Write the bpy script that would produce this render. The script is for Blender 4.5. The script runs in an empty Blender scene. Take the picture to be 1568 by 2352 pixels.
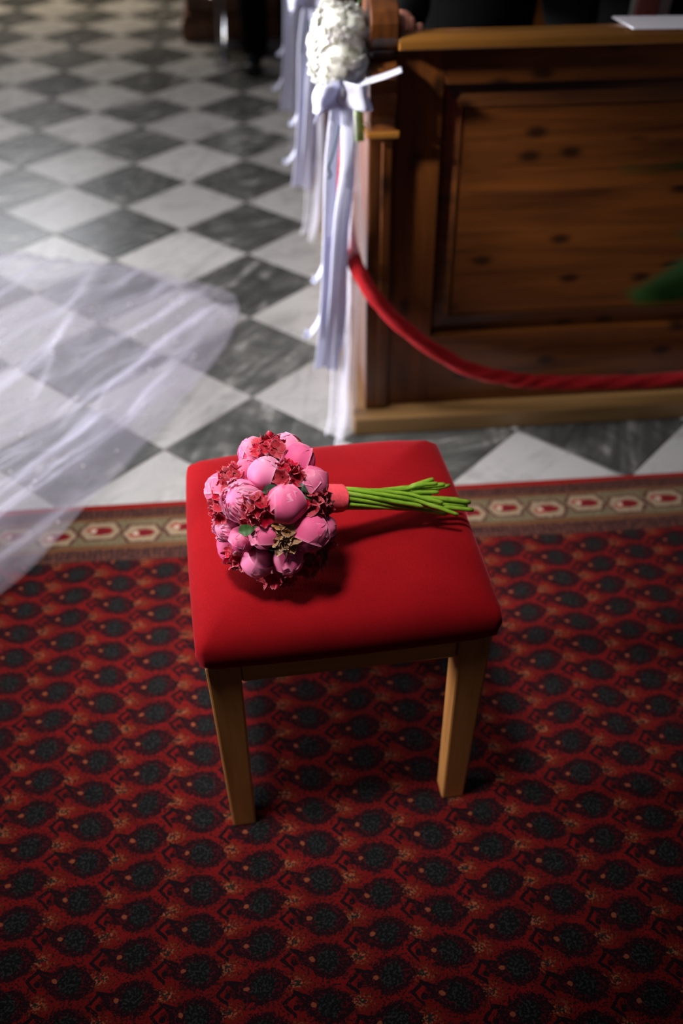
import bpy, bmesh, math, random
from mathutils import Vector, Matrix, Euler, noise
random.seed(7)
SC = bpy.context.scene
COL = SC.collection
PI = math.pi

# ---------------------------------------------------------------- camera
F = 2303.85; PIT = -0.68264; ROL = -0.00681; YAW = 0.08190
CPOS = Vector((0.04655, -1.75823, 1.38376))
fw = Vector((math.sin(YAW)*math.cos(PIT), math.cos(YAW)*math.cos(PIT), math.sin(PIT)))
rt = Vector((math.cos(YAW), -math.sin(YAW), 0)); up = rt.cross(fw)
r2 = rt*math.cos(ROL)+up*math.sin(ROL); u2 = -rt*math.sin(ROL)+up*math.cos(ROL)
cam = bpy.data.cameras.new('camera'); co = bpy.data.objects.new('camera', cam); COL.objects.link(co)
M = Matrix((r2, u2, -fw)).transposed().to_4x4(); M.translation = CPOS
co.matrix_world = M
cam.sensor_fit = 'HORIZONTAL'; cam.sensor_width = 24.0; cam.lens = F*24.0/1568
cam.dof.use_dof = True; cam.dof.focus_distance = 1.27; cam.dof.aperture_fstop = 2.3
cam.clip_start = 0.05
SC.camera = co

# ---------------------------------------------------------------- world, lights, exposure
SC.view_settings.view_transform = 'Standard'; SC.view_settings.look = 'None'
SC.view_settings.gamma = 1.0; SC.view_settings.exposure = 0.0
w = bpy.data.worlds.new('world'); SC.world = w; w.use_nodes = True
w.node_tree.nodes['Background'].inputs[0].default_value = (0.75, 0.8, 1.0, 1)
w.node_tree.nodes['Background'].inputs[1].default_value = 0.036

def area(name, loc, tgt, sx, sy, energy, color, spread=180):
    l = bpy.data.lights.new(name, 'AREA'); l.shape = 'RECTANGLE'; l.size = sx; l.size_y = sy
    l.energy = energy; l.color = color; l.spread = math.radians(spread)
    o = bpy.data.objects.new(name, l); COL.objects.link(o); o.location = loc
    o.rotation_euler = (Vector(tgt)-Vector(loc)).to_track_quat('-Z', 'Y').to_euler()
    return o
# tall side window of the nave, the chancel window, a warm lamp over the aisle, plus added fill lights
area('window_light_left', (-2.3, -0.15, 4.3), (-0.68, 0.68, 0.0), 1.4, 1.4, 11.0, (1.0, 0.96, 0.94), 44)
area('bouquet_fill', (-0.60, -1.10, 3.7), (-0.02, -0.52, 0.5), 0.6, 0.6, 3.8, (1.0, 0.96, 0.94), 22)  # added narrow fill from above to brighten bouquet and seat, no real fixture
area('low_left_fill', (-4.2, 0.16, 1.05), (0.15, 0.28, 0.84), 1.4, 1.0, 42, (0.97, 0.96, 1.0), 36)  # added low fill from the left for ribbons and flowers, no actual window there
area('window_light_back', (-2.6, 7.0, 3.6), (-0.8, 2.6, 0), 2.4, 2.4, 46, (0.93, 0.94, 1.0), 110)
area('overhead_fill', (-1.3, 1.6, 5.6), (-0.9, 1.4, 0), 2.2, 2.2, 8.5, (1.0, 0.97, 0.97), 42)  # added broad soft fill from overhead, stands in for ambient light
area('pew_flower_fill', (-2.5, -0.75, 2.4), (0.12, 0.26, 0.86), 0.3, 0.3, 1.1, (1.0, 0.97, 0.95), 9)  # added tight fill aimed at the white pew-end flower, not an actual lamp
area('aisle_lamp', (-1.7, 5.6, 2.6), (-1.0, 4.9, 0), 0.4, 0.4, 11, (1.0, 0.74, 0.36), 80)

# ---------------------------------------------------------------- node helpers
class X:
    """a scalar socket with arithmetic"""
    nt = None
    def __init__(s, v): s.v = v
    @staticmethod
    def m(op, *a):
        n = X.nt.nodes.new('ShaderNodeMath'); n.operation = op
        for i, q in enumerate(a):
            q = q.v if isinstance(q, X) else q
            if isinstance(q, (int, float)): n.inputs[i].default_value = q
            else: X.nt.links.new(q, n.inputs[i])
        return X(n.outputs[0])
    def __add__(s, o): return X.m('ADD', s, o)
    __radd__ = __add__
    def __sub__(s, o): return X.m('SUBTRACT', s, o)
    def __rsub__(s, o): return X.m('SUBTRACT', o, s)
    def __mul__(s, o): return X.m('MULTIPLY', s, o)
    __rmul__ = __mul__
    def __truediv__(s, o): return X.m('DIVIDE', s, o)
    def __lt__(s, o): return X.m('LESS_THAN', s, o)
    def __gt__(s, o): return X.m('GREATER_THAN', s, o)
    def fl(s): return X.m('FLOOR', s)
    def ab(s): return X.m('ABSOLUTE', s)
    def mx(s, o): return X.m('MAXIMUM', s, o)
    def mn(s, o): return X.m('MINIMUM', s, o)
    def mod(s, o): return X.m('FLOORED_MODULO', s, o)
def ell(u, v, cx, cy, rx, ry):
    a = (u-cx)/rx; b = (v-cy)/ry
    return X.m('SQRT', a*a+b*b)

class Mat:
    def __init__(s, name, rough=0.5, spec=0.5):
        s.m = bpy.data.materials.new(name); s.m.use_nodes = True; s.nt = s.m.node_tree
        s.b = s.nt.nodes['Principled BSDF']; s.out = s.nt.nodes['Material Output']
        s.b.inputs['Roughness'].default_value = rough
        s.b.inputs['Specular IOR Level'].default_value = spec
        X.nt = s.nt
    def n(s, t, **kw):
        n = s.nt.nodes.new('ShaderNode'+t)
        for k, v in kw.items(): setattr(n, k, v)
        return n
    def link(s, a, b):
        s.nt.links.new(a.v if isinstance(a, X) else a, b)
    def coord(s, kind='Object', scale=(1,1,1), rnd=0.0):
        tc = s.n('TexCoord'); mp = s.n('Mapping'); s.link(tc.outputs[kind], mp.inputs['Vector'])
        mp.inputs['Scale'].default_value = scale
        if rnd:
            oi = s.n('ObjectInfo'); sc = s.n('VectorMath', operation='SCALE'); sc.inputs[0].default_value = (rnd, rnd*1.7, rnd*.6)
            s.link(oi.outputs['Random'], sc.inputs['Scale']); s.link(sc.outputs[0], mp.inputs['Location'])
        return mp.outputs[0]
    def noise(s, vec, scale, detail=3, dist=0, rough=.5):
        n = s.n('TexNoise'); s.link(vec, n.inputs['Vector']); n.inputs['Scale'].default_value = scale
        n.inputs['Detail'].default_value = detail; n.inputs['Distortion'].default_value = dist; n.inputs['Roughness'].default_value = rough
        return n.outputs['Fac']
    def ramp(s, fac, stops):
        n = s.n('ValToRGB'); s.link(fac, n.inputs[0]); e = n.color_ramp.elements
        while len(e) < len(stops): e.new(0.5)
        for i, (p, c) in enumerate(stops):
            e[i].position = p; e[i].color = (*c, 1) if len(c) == 3 else c
        return n.outputs[0]
    def mix(s, fac, a, b, mode='MIX'):
        n = s.n('Mix', data_type='RGBA', blend_type=mode)
        for q, i in ((fac, 0), (a, 6), (b, 7)):
            q = q.v if isinstance(q, X) else q
            if isinstance(q, (int, float)): n.inputs[i].default_value = q
            elif isinstance(q, tuple): n.inputs[i].default_value = (*q, 1)
            else: s.link(q, n.inputs[i])
        return n.outputs[2]
    def color(s, c):
        if isinstance(c, tuple): s.b.inputs['Base Color'].default_value = (*c, 1)
        else: s.link(c, s.b.inputs['Base Color'])
    def bump(s, h, strength=.3, dist=.001):
        n = s.n('Bump'); s.link(h, n.inputs['Height']); n.inputs['Strength'].default_value = strength; n.inputs['Distance'].default_value = dist
        s.link(n.outputs[0], s.b.inputs['Normal'])

def simple(name, c, rough=.5, spec=.5, var=.0, scale=40, bump=0, metal=0):
    m = Mat(name, rough, spec); v = m.coord('Object', rnd=3)
    n = m.noise(v, scale, 4)
    k = 1-var
    m.color(m.ramp(n, [(.3, tuple(q*k for q in c)), (.7, tuple(min(1, q*(1+var)) for q in c))]))
    m.b.inputs['Metallic'].default_value = metal
    if bump: m.bump(n, bump, .002)
    return m.m

# ---- materials
def marble(name, lo, hi, dark):
    m = Mat(name, .30, .45)
    v = m.coord('Object', rnd=37.0)
    oi = m.n('ObjectInfo')
    rot = m.n('VectorRotate', rotation_type='Z_AXIS'); m.link(v, rot.inputs['Vector'])
    m.link(X(oi.outputs['Random'])*1.2+(-.75), rot.inputs['Angle'])
    mp = m.n('Mapping'); m.link(rot.outputs[0], mp.inputs['Vector']); mp.inputs['Scale'].default_value = (2.2, 11, 1)
    streak = m.noise(mp.outputs[0], 1.5, 6, 1.2, .62)
    cloud = m.noise(rot.outputs[0], 5.5, 4, 2.2, .6)
    f = X(streak)*.6+X(cloud)*.4
    if dark:
        c = m.ramp(f, [(.36, lo), (.50, tuple(a*.55+b*.45 for a, b in zip(lo, hi))), (.57, hi), (.66, (.42,.41,.40))])
    else:
        c = m.ramp(f, [(.34, lo), (.52, hi)])
    tone = m.n('HueSaturation'); m.link(c, tone.inputs['Color'])
    m.link(X.m('FRACT', X(oi.outputs['Random'])*13.7)*(.6 if dark else .22)+(.68 if dark else .86), tone.inputs['Value'])
    m.color(tone.outputs[0])
    m.link(X(cloud)*.22+.16, m.b.inputs['Roughness'])
    m.bump(m.noise(v, 9, 3), .05, .003)
    return m.m
M_white = marble('marble_white', (.31,.305,.295), (.46,.45,.44), False)
M_dark = marble('marble_grey', (.042,.045,.042), (.135,.135,.125), True)
M_grout = simple('grout', (.22,.21,.19), .9, .2, .2)
M_plaster = simple('plaster', (.62,.58,.5), .9, .2, .06, 6, .1)

def wood(name, dark, light, axis='X', rough=.38, knots=True, coat=.2):
    m = Mat(name, rough, .45)
    sc = {'X': (1.6, 22, 22), 'Z': (22, 22, 1.6), 'Y': (22, 1.6, 22)}[axis]
    v = m.coord('Object', sc, rnd=9.0)
    g = m.noise(v, 1.6, 6, .7, .6)
    v2 = m.coord('Object', rnd=5.0)
    cl = m.noise(v2, 3.0, 3)
    c = m.ramp(X(g)*.7+X(cl)*.3, [(.34, dark), (.5, tuple((a+b)/2 for a, b in zip(dark, light))), (.66, light)])
    oi = m.n('ObjectInfo'); hs = m.n('HueSaturation'); m.link(c, hs.inputs['Color'])
    m.link(X(oi.outputs['Random'])*.55+.72, hs.inputs['Value']); c = hs.outputs[0]
    if knots:
        vo = m.n('TexVoronoi', voronoi_dimensions='2D'); ks = {'X': (4.6, 0, 9), 'Z': (8, 0, 4.6), 'Y': (9, 4.6, 9)}[axis]
        kv = m.coord('Object', ks, rnd=11.0); s3 = m.n('SeparateXYZ'); m.link(kv, s3.inputs[0]); c3 = m.n('CombineXYZ')
        m.link(s3.outputs[0], c3.inputs[0]); m.link(s3.outputs[2], c3.inputs[1]); m.link(c3.outputs[0], vo.inputs['Vector']); vo.inputs['Scale'].default_value = 1.0
        k = m.ramp(vo.outputs['Distance'], [(.05, (1,1,1)), (.15, (0,0,0))])
        c = m.mix(X(k)*.85, c, tuple(q*.16 for q in dark))
    m.color(c)
    m.b.inputs['Coat Weight'].default_value = coat; m.b.inputs['Coat Roughness'].default_value = .25
    m.bump(g, .12, .0008)
    return m.m
M_pew = wood('pew_wood_horizontal', (.045,.0125,.0028), (.145,.043,.0068), 'X')
M_pewz = wood('pew_wood_upright', (.045,.0125,.0028), (.135,.040,.0063), 'Z')
M_cap = wood('pew_rail_wood', (.16,.065,.011), (.32,.13,.022), 'X', .25, False, .5)
M_plat = wood('platform_wood', (.25,.13,.04), (.42,.24,.09), 'X', .45, False)
M_stool = wood('stool_wood_upright', (.26,.105,.026), (.47,.20,.055), 'Z', .42, False)
M_stoolx = wood('stool_wood_rail', (.26,.105,.026), (.47,.20,.055), 'X', .42, False)
M_farwood = wood('far_wood', (.09,.03,.012), (.24,.09,.03), 'Z', .4, False)

# velvet of the seat
m = Mat('red_velvet', .95, .06); v = m.coord('Object')
cl = m.noise(v, 9, 4); fn = m.noise(m.coord('Object', (1, .25, 1)), 900, 2)
m.color(m.ramp(X(cl)*.5+X(fn)*.5, [(.35, (.165,.0022,.004)), (.65, (.245,.004,.0065))]))
m.b.inputs['Sheen Weight'].default_value = .16; m.b.inputs['Sheen Roughness'].default_value = .38
m.b.inputs['Sheen Tint'].default_value = (1, .16, .20, 1)
m.bump(fn, .35, .0006); M_velvet = m.m
m = Mat('rope_velvet', .9, .1); v = m.coord('Object'); fn = m.noise(v, 300, 2)
m.color(m.ramp(fn, [(.3, (.16,.003,.005)), (.7, (.33,.009,.012))])); m.b.inputs['Sheen Weight'].default_value = .12
m.b.inputs['Sheen Tint'].default_value = (1,.25,.25,1); m.bump(fn, .6, .002); M_rope = m.m

def petal_mat(name, base, tip, deep, sub=.15):
    m = Mat(name, .55, .25)
    v = m.coord('Object', rnd=2.0); uv = m.n('TexCoord').outputs['UV']
    sp = m.n('SeparateXYZ'); m.link(uv, sp.inputs[0])
    mp = m.n('Mapping'); m.link(uv, mp.inputs['Vector']); mp.inputs['Scale'].default_value = (26, 1.5, 1)
    vein = m.noise(mp.outputs[0], 1.0, 3, .6)
    nz = m.noise(v, 55, 3)
    c = m.ramp(X(sp.outputs[1])*.75+X(nz)*.35, [(.12, deep), (.5, base), (.98, tip)])
    rim = ((X(sp.outputs[0])-.5).ab()*2.0).mx(X(sp.outputs[1])*.98)
    c = m.mix(m.ramp(rim, [(.86, (0,0,0)), (1.0, (.7,.7,.7))]), c, tuple(min(1, q*.6+.4*t) for q, t in zip(tip, (1,.75,.85))))
    c = m.mix(X(vein)*.30, c, deep)
    oi = m.n('ObjectInfo'); hs = m.n('HueSaturation'); m.link(c, hs.inputs['Color'])
    m.link(X(oi.outputs['Random'])*.22+.88, hs.inputs['Value'])
    m.link(X(oi.outputs['Random'])*.14+.95, hs.inputs['Saturation'])
    m.color(hs.outputs[0])
    tl = m.n('BsdfTranslucent'); m.link(hs.outputs[0], tl.inputs[0]); ms = m.n('MixShader'); ms.inputs[0].default_value = .12 if name == 'white_petal' else .22
    m.link(m.b.outputs[0], ms.inputs[1]); m.link(tl.outputs[0], ms.inputs[2]); m.link(ms.outputs[0], m.out.inputs[0])
    m.bump(vein, .18, .0006)
    if name == 'white_petal': m.b.inputs['Roughness'].default_value = .9; m.b.inputs['Specular IOR Level'].default_value = .05; m.b.inputs['Subsurface Weight'].default_value = .8; m.b.inputs['Subsurface Radius'].default_value = (.02,.02,.016); m.b.inputs['Subsurface Scale'].default_value = 1
    return m.m
M_bud = petal_mat('peony_pink', (.80,.135,.30), (.83,.21,.38), (.72,.065,.17))
M_open = petal_mat('peony_pale_pink', (.82,.22,.41), (.84,.38,.55), (.70,.08,.22))
M_hyd = petal_mat('hydrangea_red', (.42,.014,.032), (.58,.08,.11), (.26,.006,.014))
M_cream = petal_mat('hydrangea_cream', (.34,.15,.07), (.45,.27,.13), (.20,.13,.03))
M_whitep = petal_mat('white_petal', (.86,.86,.78), (.90,.90,.84), (.80,.82,.68), .1)
M_leaf = simple('leaf_green', (.035,.085,.018), .45, .4, .3, 60)
M_leafd = simple('leaf_dark', (.012,.03,.012), .5, .4, .3, 60)
M_plant = simple('plant_green', (.012,.042,.004), .8, .1, .3, 30)
m = Mat('stem_green', .38, .5); v = m.coord('Object', (3, 60, 60), rnd=4); nz = m.noise(v, 1.5, 3)
m.color(m.ramp(nz, [(.3, (.11,.22,.012)), (.55, (.22,.38,.028)), (.8, (.38,.50,.11))])); m.b.inputs['Subsurface Weight'].default_value = .08
m.b.inputs['Subsurface Radius'].default_value = (.002,.003,.001); m.b.inputs['Subsurface Scale'].default_value = 1; M_stem = m.m
M_cut = simple('stem_cut', (.50,.55,.22), .7, .2, .2, 300)
M_wrap = simple('coral_ribbon', (.80,.075,.10), .5, .4, .12, 200, .1)
M_satin = simple('white_satin', (.80,.81,.92), .5, .35, .03, 30)
_nt = M_satin.node_tree; _b = _nt.nodes['Principled BSDF']; _t = _nt.nodes.new('ShaderNodeBsdfTranslucent'); _t.inputs[0].default_value = (.85,.87,1,1)
_m = _nt.nodes.new('ShaderNodeMixShader'); _m.inputs[0].default_value = .4; _nt.links.new(_b.outputs[0], _m.inputs[1]); _nt.links.new(_t.outputs[0], _m.inputs[2]); _nt.links.new(_m.outputs[0], _nt.nodes['Material Output'].inputs[0])
M_suit = simple('black_cloth', (.003,.003,.0032), .95, .05, .3, 200)
M_skin = simple('skin', (.62,.25,.17), .5, .4, .08, 30)
M_shirt = simple('white_shirt', (.62,.62,.60), .8, .2, .05, 60)
m = Mat('pink_tie', .7, .3); v = m.coord('Object'); vo = m.n('TexVoronoi'); m.link(v, vo.inputs['Vector']); vo.inputs['Scale'].default_value = 260
m.color(m.ramp(vo.outputs['Distance'], [(.25, (.62,.30,.27)), (.5, (.45,.10,.10))])); M_tie = m.m
M_shoe = simple('shoe_leather', (.008,.008,.01), .18, .6, .1)
M_hair = simple('hair', (.03,.018,.01), .6, .3, .3, 80)
M_paper = simple('paper', (.80,.78,.84), .7, .3, .02)
M_pearl = simple('pearl', (.85,.8,.8), .2, .6, .02)
M_thread = simple('thread', (.005,.03,.04), .6, .3, .1)
M_brass = simple('brass', (.55,.36,.12), .3, .5, .1, 50, 0, 1)
M_terra = simple('terracotta', (.35,.12,.06), .8, .3, .15, 30)
M_soil = simple('soil', (.03,.02,.012), .95, .1, .4, 120)

def tulle(name, lo, hi, col, rim=.35):
    m = Mat(name, .8, .2)
    lw = m.n('LayerWeight'); lw.inputs['Blend'].default_value = rim
    v = m.coord('Object'); n = m.noise(v, 14, 3)
    a = X(lw.outputs['Facing'])*(hi-lo)+lo+(X(n)*.16-.08)
    tr = m.n('BsdfTransparent'); df = m.n('BsdfDiffuse'); tl = m.n('BsdfTranslucent'); ad = m.n('MixShader'); ad.inputs[0].default_value = .35
    df.inputs[0].default_value = (*col, 1); tl.inputs[0].default_value = (*col, 1)
    m.link(df.outputs[0], ad.inputs[1]); m.link(tl.outputs[0], ad.inputs[2])
    mx = m.n('MixShader'); m.link(a, mx.inputs[0]); m.link(tr.outputs[0], mx.inputs[1]); m.link(ad.outputs[0], mx.inputs[2])
    m.link(mx.outputs[0], m.out.inputs[0])
    return m.m
M_veil = tulle('veil_tulle', .09, .60, (.68,.66,.78))
M_veil2 = tulle('veil_tulle_fold', .09, .60, (.68,.66,.80))
M_tulle = tulle('pew_tulle', .22, .80, (.74,.72,.80))
m = Mat('clear_acrylic', .08, .5); m.b.inputs['Transmission Weight'].default_value = 1; m.color((.95,.95,.97)); M_acr = m.m

# ---- rug
def rug_mat():
    m = Mat('oriental_rug', 1.0, .015)
    tc = m.n('TexCoord'); sp = m.n('SeparateXYZ')
    dn = m.n('TexNoise'); m.link(tc.outputs['Object'], dn.inputs['Vector']); dn.inputs['Scale'].default_value = 60; dn.inputs['Detail'].default_value = 3
    off = m.n('VectorMath', operation='MULTIPLY_ADD'); m.link(dn.outputs['Color'], off.inputs[0]); off.inputs[1].default_value = (.007,.0055,0); off.inputs[2].default_value = (-.0035,-.00275,0)
    dn2 = m.n('TexNoise'); m.link(tc.outputs['Object'], dn2.inputs['Vector']); dn2.inputs['Scale'].default_value = 5
    off2 = m.n('VectorMath', operation='MULTIPLY_ADD'); m.link(dn2.outputs['Color'], off2.inputs[0]); off2.inputs[1].default_value = (.018,.014,0); m.link(off.outputs[0], off2.inputs[2])
    add = m.n('VectorMath', operation='ADD'); m.link(tc.outputs['Object'], add.inputs[0]); m.link(off2.outputs[0], add.inputs[1])
    m.link(add.outputs[0], sp.inputs[0])
    x = X(sp.outputs[0])-.009; y = X(sp.outputs[1])-.007
    # knot-grid random
    def rnd(k, seed, ky=None):
        s2 = m.n('SeparateXYZ'); m.link(tc.outputs['Object'], s2.inputs[0])
        cx = (X(s2.outputs[0])/k).fl(); cy = (X(s2.outputs[1])/(ky or k)).fl()
        cb = m.n('CombineXYZ'); m.link(cx, cb.inputs[0]); m.link(cy, cb.inputs[1]); cb.inputs[2].default_value = seed
        wn = m.n('TexWhiteNoise', noise_dimensions='3D'); m.link(cb.outputs[0], wn.inputs['Vector'])
        return X(wn.outputs['Value'])
    def soft(scale, seed):
        mp = m.n('Mapping'); m.link(tc.outputs['Object'], mp.inputs['Vector']); mp.inputs['Location'].default_value = (seed, seed*2, 0)
        return X(m.noise(mp.outputs[0], scale, 2))
    rn = soft(330, 3.1); rn2 = soft(260, 7.7)
    PX, PY = .0885, .0622
    gx = (x+.28)/PX+.5
    c = gx.fl(); u = (gx-c-.5)*PX
    par = c.mod(2.0)
    def vv(p):
        yy = (y+.505-p*.032)/PY+.5
        return (yy-yy.fl()-.5)*PY
    v = vv(par); vn = vv(1.0-par)
    sg = par*2.0-1.0            # +1 odd columns
    vt = v-u*sg*.10
    ed = (rn-.5)*1.5+(soft(150, 5.5)-.5)*.7
    body = ell(u, vt, .004, 0, .0310, .0250).mn(ell(u, vt, .016, 0, .0235, .0125)).mn(ell(u, vt, -.014, 0, .021, .014))+ed*.6
    core = ell(u, vt, .004, 0, .0165, .0175)+ed*.8
    neck = ell(u, vt, -.030, .0, .016, .009)+ed
    # hook of the right-hand neighbour (and own)
    un = u-PX; vnt = vn+un*sg*.10
    def hook(U, V, sg2):
        V = V*sg2+(rn2-.5)*.002
        d = (U+.0430+(rn-.5)*.002).ab()/.0150+V.ab()/.0150
        ring = ((d-1.0).ab() < .24)
        ring = ring*(1.0-((U > -.0425)*(V < .0015)))
        arm = ((V-.0135-(U+.036)*-.30).ab() < .0026)*((U+.036).ab() < .011)
        dot = (ell(U, V, -.0425, -.004, .0042, .0048) < 1.0)
        return ring.mx(dot).mx(arm)
    hk = hook(un, vnt, 1.0).mx(hook(u, vt, 1.0))
    neckn = ell(un, vnt, -.030, .0, .016, .009)+ed
    fl1 = ell(u, v, .0465, .001, .013, .0085)+ed
    fl2 = ell(u+PX, vn, .0465, .001, .013, .0085)+ed
    flo = fl1.mn(fl2)
    dot = ell(u, vt, -.0185, .001, .0040, .0034)+ed*.6
    base = m.mix(m.ramp(X(m.noise(tc.outputs['Object'], 26, 4)), [(.35, (0,0,0)), (.7, (1,1,1))]), (.165,.008,.009), (.105,.007,.007))
    base = m.mix((soft(420, 1.3) > .60)*.40, base, (.15,.007,.007))
    col = m.mix((rn2 > .53)*(flo < 2.1), base, (.085,.015,.008))
    col = m.mix((rn > .57)*(flo < 1.7), col, (.17,.045,.018))
    col = m.mix((rn2 > .55)*(body < 1.40), col, (.03,.008,.009))
    col = m.mix((flo < .95)*(rn > .53), col, (.27,.085,.038))
    col = m.mix((flo < .60)*(rn2 > .48), col, (.012,.02,.015))
    nk = (neck < 1.0).mx(neckn < 1.0)
    col = m.mix(nk*.75, col, m.mix(rn2 > .5, (.065,.006,.007), (.015,.005,.006)))
    col = m.mix(hk*(rn2 > .34), col, (.012,.006,.008))
    inner = m.mix(rn2 > .53, (.014,.006,.008), (.062,.007,.010))
    col = m.mix(body < 1.0, col, inner)
    col = m.mix(((body-.93).ab() < .13)*(rn > .47), col, (.012,.006,.008))
    cc = m.mix(rn2 > .545, (.007,.008,.009), (.026,.027,.026))
    col = m.mix(core < 1.0, col, cc)
    col = m.mix((dot < 1.0)*.8, col, (.28,.075,.033))
    # --- border
    yb = y
    mauve = m.mix(rnd(.0055, 2.0) > .55, (.115,.045,.032), (.055,.024,.021))
    dots = ((x/.011-(x/.011).fl()-.5).ab() < .26)
    rows = ((yb+.026).ab() < .0035).mx((yb+.041).ab() < .0035).mx((yb+.158).ab() < .0035).mx((yb+.172).ab() < .0035)
    guard = m.mix(dots*rows, mauve, (.02,.013,.016))
    lines = ((yb+.0335).ab() < .0012).mx((yb+.165).ab() < .0012).mx((yb+.0185).ab() < .0012).mx((yb+.183).ab() < .0015)
    guard = m.mix(lines, guard, (.04,.02,.016))
    brown = m.mix(rnd(.003, 5.0)*.6, (.15,.068,.030), (.08,.030,.017))
    # medallions
    BX = .0878
    bgx = (x+.42)/BX+.5; bc = bgx.fl(); bu = (bgx-bc-.5)*BX
    bs = bc.mod(2.0)*2.0-1.0
    bv = yb+.0955-bs*.0065
    hd = (rn2-.5)*.25+(bv.ab()/.0275).mx((bu.ab()+bv.ab()*.55)/.0425)
    bg = m.mix(rn2 > .52, (.20,.15,.085), (.075,.072,.045))
    bcol = m.mix(hd < 1.0, bg, m.mix((rn > .56)*.5, (.31,.23,.15), (.18,.11,.065)))
    bcol = m.mix(((hd+(rn-.5)*.35-1.03).ab() < .085), bcol, (.07,.022,.018))
    bcol = m.mix((hd < .66)*(hd > .50)*(rn > .53), bcol, (.17,.15,.09))
    pr = ell(bu, bv, .003, bs*-.001, .024, .0125)+ed*.35
    bcol = m.mix(pr < 1.0, bcol, (.17,.010,.012))
    tail = ((ell(bu, bv, -.017, .0, .011, .012)-.9).ab() < .22)*((bv*bs) > -.002)
    bcol = m.mix(tail, bcol, (.30,.03,.03))
    bcol = m.mix((ell(bu, bv, -.014, 0, .0055, .006) < 1.0), bcol, (.55,.42,.32))
    bcol = m.mix((pr < .5)*(rn2 > .5), bcol, (.07,.012,.02))
    red = (.24,.013,.011)
    c2 = m.mix(yb > -.150, col if False else guard, bcol)
    c2 = m.mix((yb < -.136)*(yb > -.150), c2, brown)
    c2 = m.mix(yb > -.056, c2, brown)
    c2 = m.mix(yb > -.047, c2, guard)
    c2 = m.mix(yb > -.0165, c2, red)
    col = m.mix(yb < -.186, c2, col)
    pile = soft(520, 9.0)
    col = m.mix(pile*.5, col, (0.0,0.0,0.0), 'MIX') if False else col
    m.color(col)
    m.b.inputs['Sheen Weight'].default_value = .03; m.b.inputs['Sheen Roughness'].default_value = .5; m.b.inputs['Sheen Tint'].default_value = (1,.3,.25,1)
    m.bump(pile, .9, .003)
    return m.m
M_rug = rug_mat()

# ---------------------------------------------------------------- object helpers
def link(name, me, mat=None, parent=None, smooth=True):
    o = bpy.data.objects.new(name, me); COL.objects.link(o)
    if mat is not None and not me.materials: me.materials.append(mat)
    if parent is not None: o.parent = parent
    if smooth:
        for p in me.polygons: p.use_smooth = True
    return o
def bmo(name, bm, mat, parent=None, smooth=False, bevel=0):
    me = bpy.data.meshes.new(name); bm.normal_update(); bm.to_mesh(me); bm.free()
    o = link(name, me, mat, parent, smooth)
    if bevel:
        b = o.modifiers.new('bevel', 'BEVEL'); b.width = bevel; b.segments = 2; b.limit_method = 'ANGLE'
    return o
def box(bm, x0, x1, y0, y1, z0, z1):
    vs = [bm.verts.new((x, y, z)) for x in (x0, x1) for y in (y0, y1) for z in (z0, z1)]
    for f in ((0,1,3,2), (4,6,7,5), (0,4,5,1), (2,3,7,6), (0,2,6,4), (1,5,7,3)):
        bm.faces.new([vs[i] for i in f])
def boxo(name, b, mat, parent=None, bevel=.003):
    bm = bmesh.new(); box(bm, *b); return bmo(name, bm, mat, parent, False, bevel)
def empty(name, loc=(0,0,0), rz=0):
    o = bpy.data.objects.new(name, None); COL.objects.link(o); o.location = loc; o.rotation_euler = (0,0,rz); o.empty_display_size = .1
    return o
def tag(o, label=None, cat=None, group=None, kind=None):
    if label: o['label'] = label
    if cat: o['category'] = cat
    if group: o['group'] = group
    if kind: o['kind'] = kind
    return o
def catmull(pts, n):
    P = [Vector(p) for p in pts]; P = [P[0]*2-P[1]]+P+[P[-1]*2-P[-2]]; out = []
    for i in range(1, len(P)-2):
        for k in range(n):
            t = k/n; a, b, c, d = P[i-1:i+3]
            out.append(.5*((2*b)+(c-a)*t+(2*a-5*b+4*c-d)*t*t+(3*b-3*c+d-a)*t*t*t))
    out.append(P[-2]); return out
def tube(bm, pts, rad, seg=10, caps=True):
    rings = []; n = len(pts); prev = None
    for i, p in enumerate(pts):
        p = Vector(p); t = (Vector(pts[min(i+1, n-1)])-Vector(pts[max(i-1, 0)])).normalized()
        if prev is None: a = t.orthogonal().normalized()
        else: a = (prev-t*prev.dot(t)).normalized()
        prev = a; b = t.cross(a)
        rings.append([bm.verts.new(p+(a*math.cos(2*PI*k/seg)+b*math.sin(2*PI*k/seg))*(rad(i/(n-1), 2*PI*k/seg) if callable(rad) else rad)) for k in range(seg)])
    for i in range(n-1):
        for k in range(seg):
            bm.faces.new((rings[i][k], rings[i][(k+1)%seg], rings[i+1][(k+1)%seg], rings[i+1][k]))
    if caps: bm.faces.new(rings[0][::-1]); bm.faces.new(rings[-1])
def copy_tree(o, parent=None):
    c = o.copy(); COL.objects.link(c); c.parent = parent
    for ch in [q for q in bpy.data.objects if q.parent == o]: copy_tree(ch, c)
    return c
def grid_mesh(name, fn, nu, nv, mat, parent=None, solid=0, uv=True):
    vs = []; fs = []
    for j in range(nv+1):
        for i in range(nu+1): vs.append(fn(i/nu, j/nv))
    for j in range(nv):
        for i in range(nu):
            a = j*(nu+1)+i; fs.append((a, a+1, a+nu+2, a+nu+1))
    me = bpy.data.meshes.new(name); me.from_pydata([tuple(v) for v in vs], [], fs)
    if uv:
        ul = me.uv_layers.new(name='UVMap')
        for p in me.polygons:
            for li, vi in zip(p.loop_indices, p.vertices):
                ul.data[li].uv = ((vi % (nu+1))/nu, (vi//(nu+1))/nv)
    me.update()
    if mat is None:
        return me
    o = link(name, me, mat, parent)
    if solid:
        s = o.modifiers.new('solid', 'SOLIDIFY'); s.thickness = solid; s.offset = 0
    return o

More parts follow.
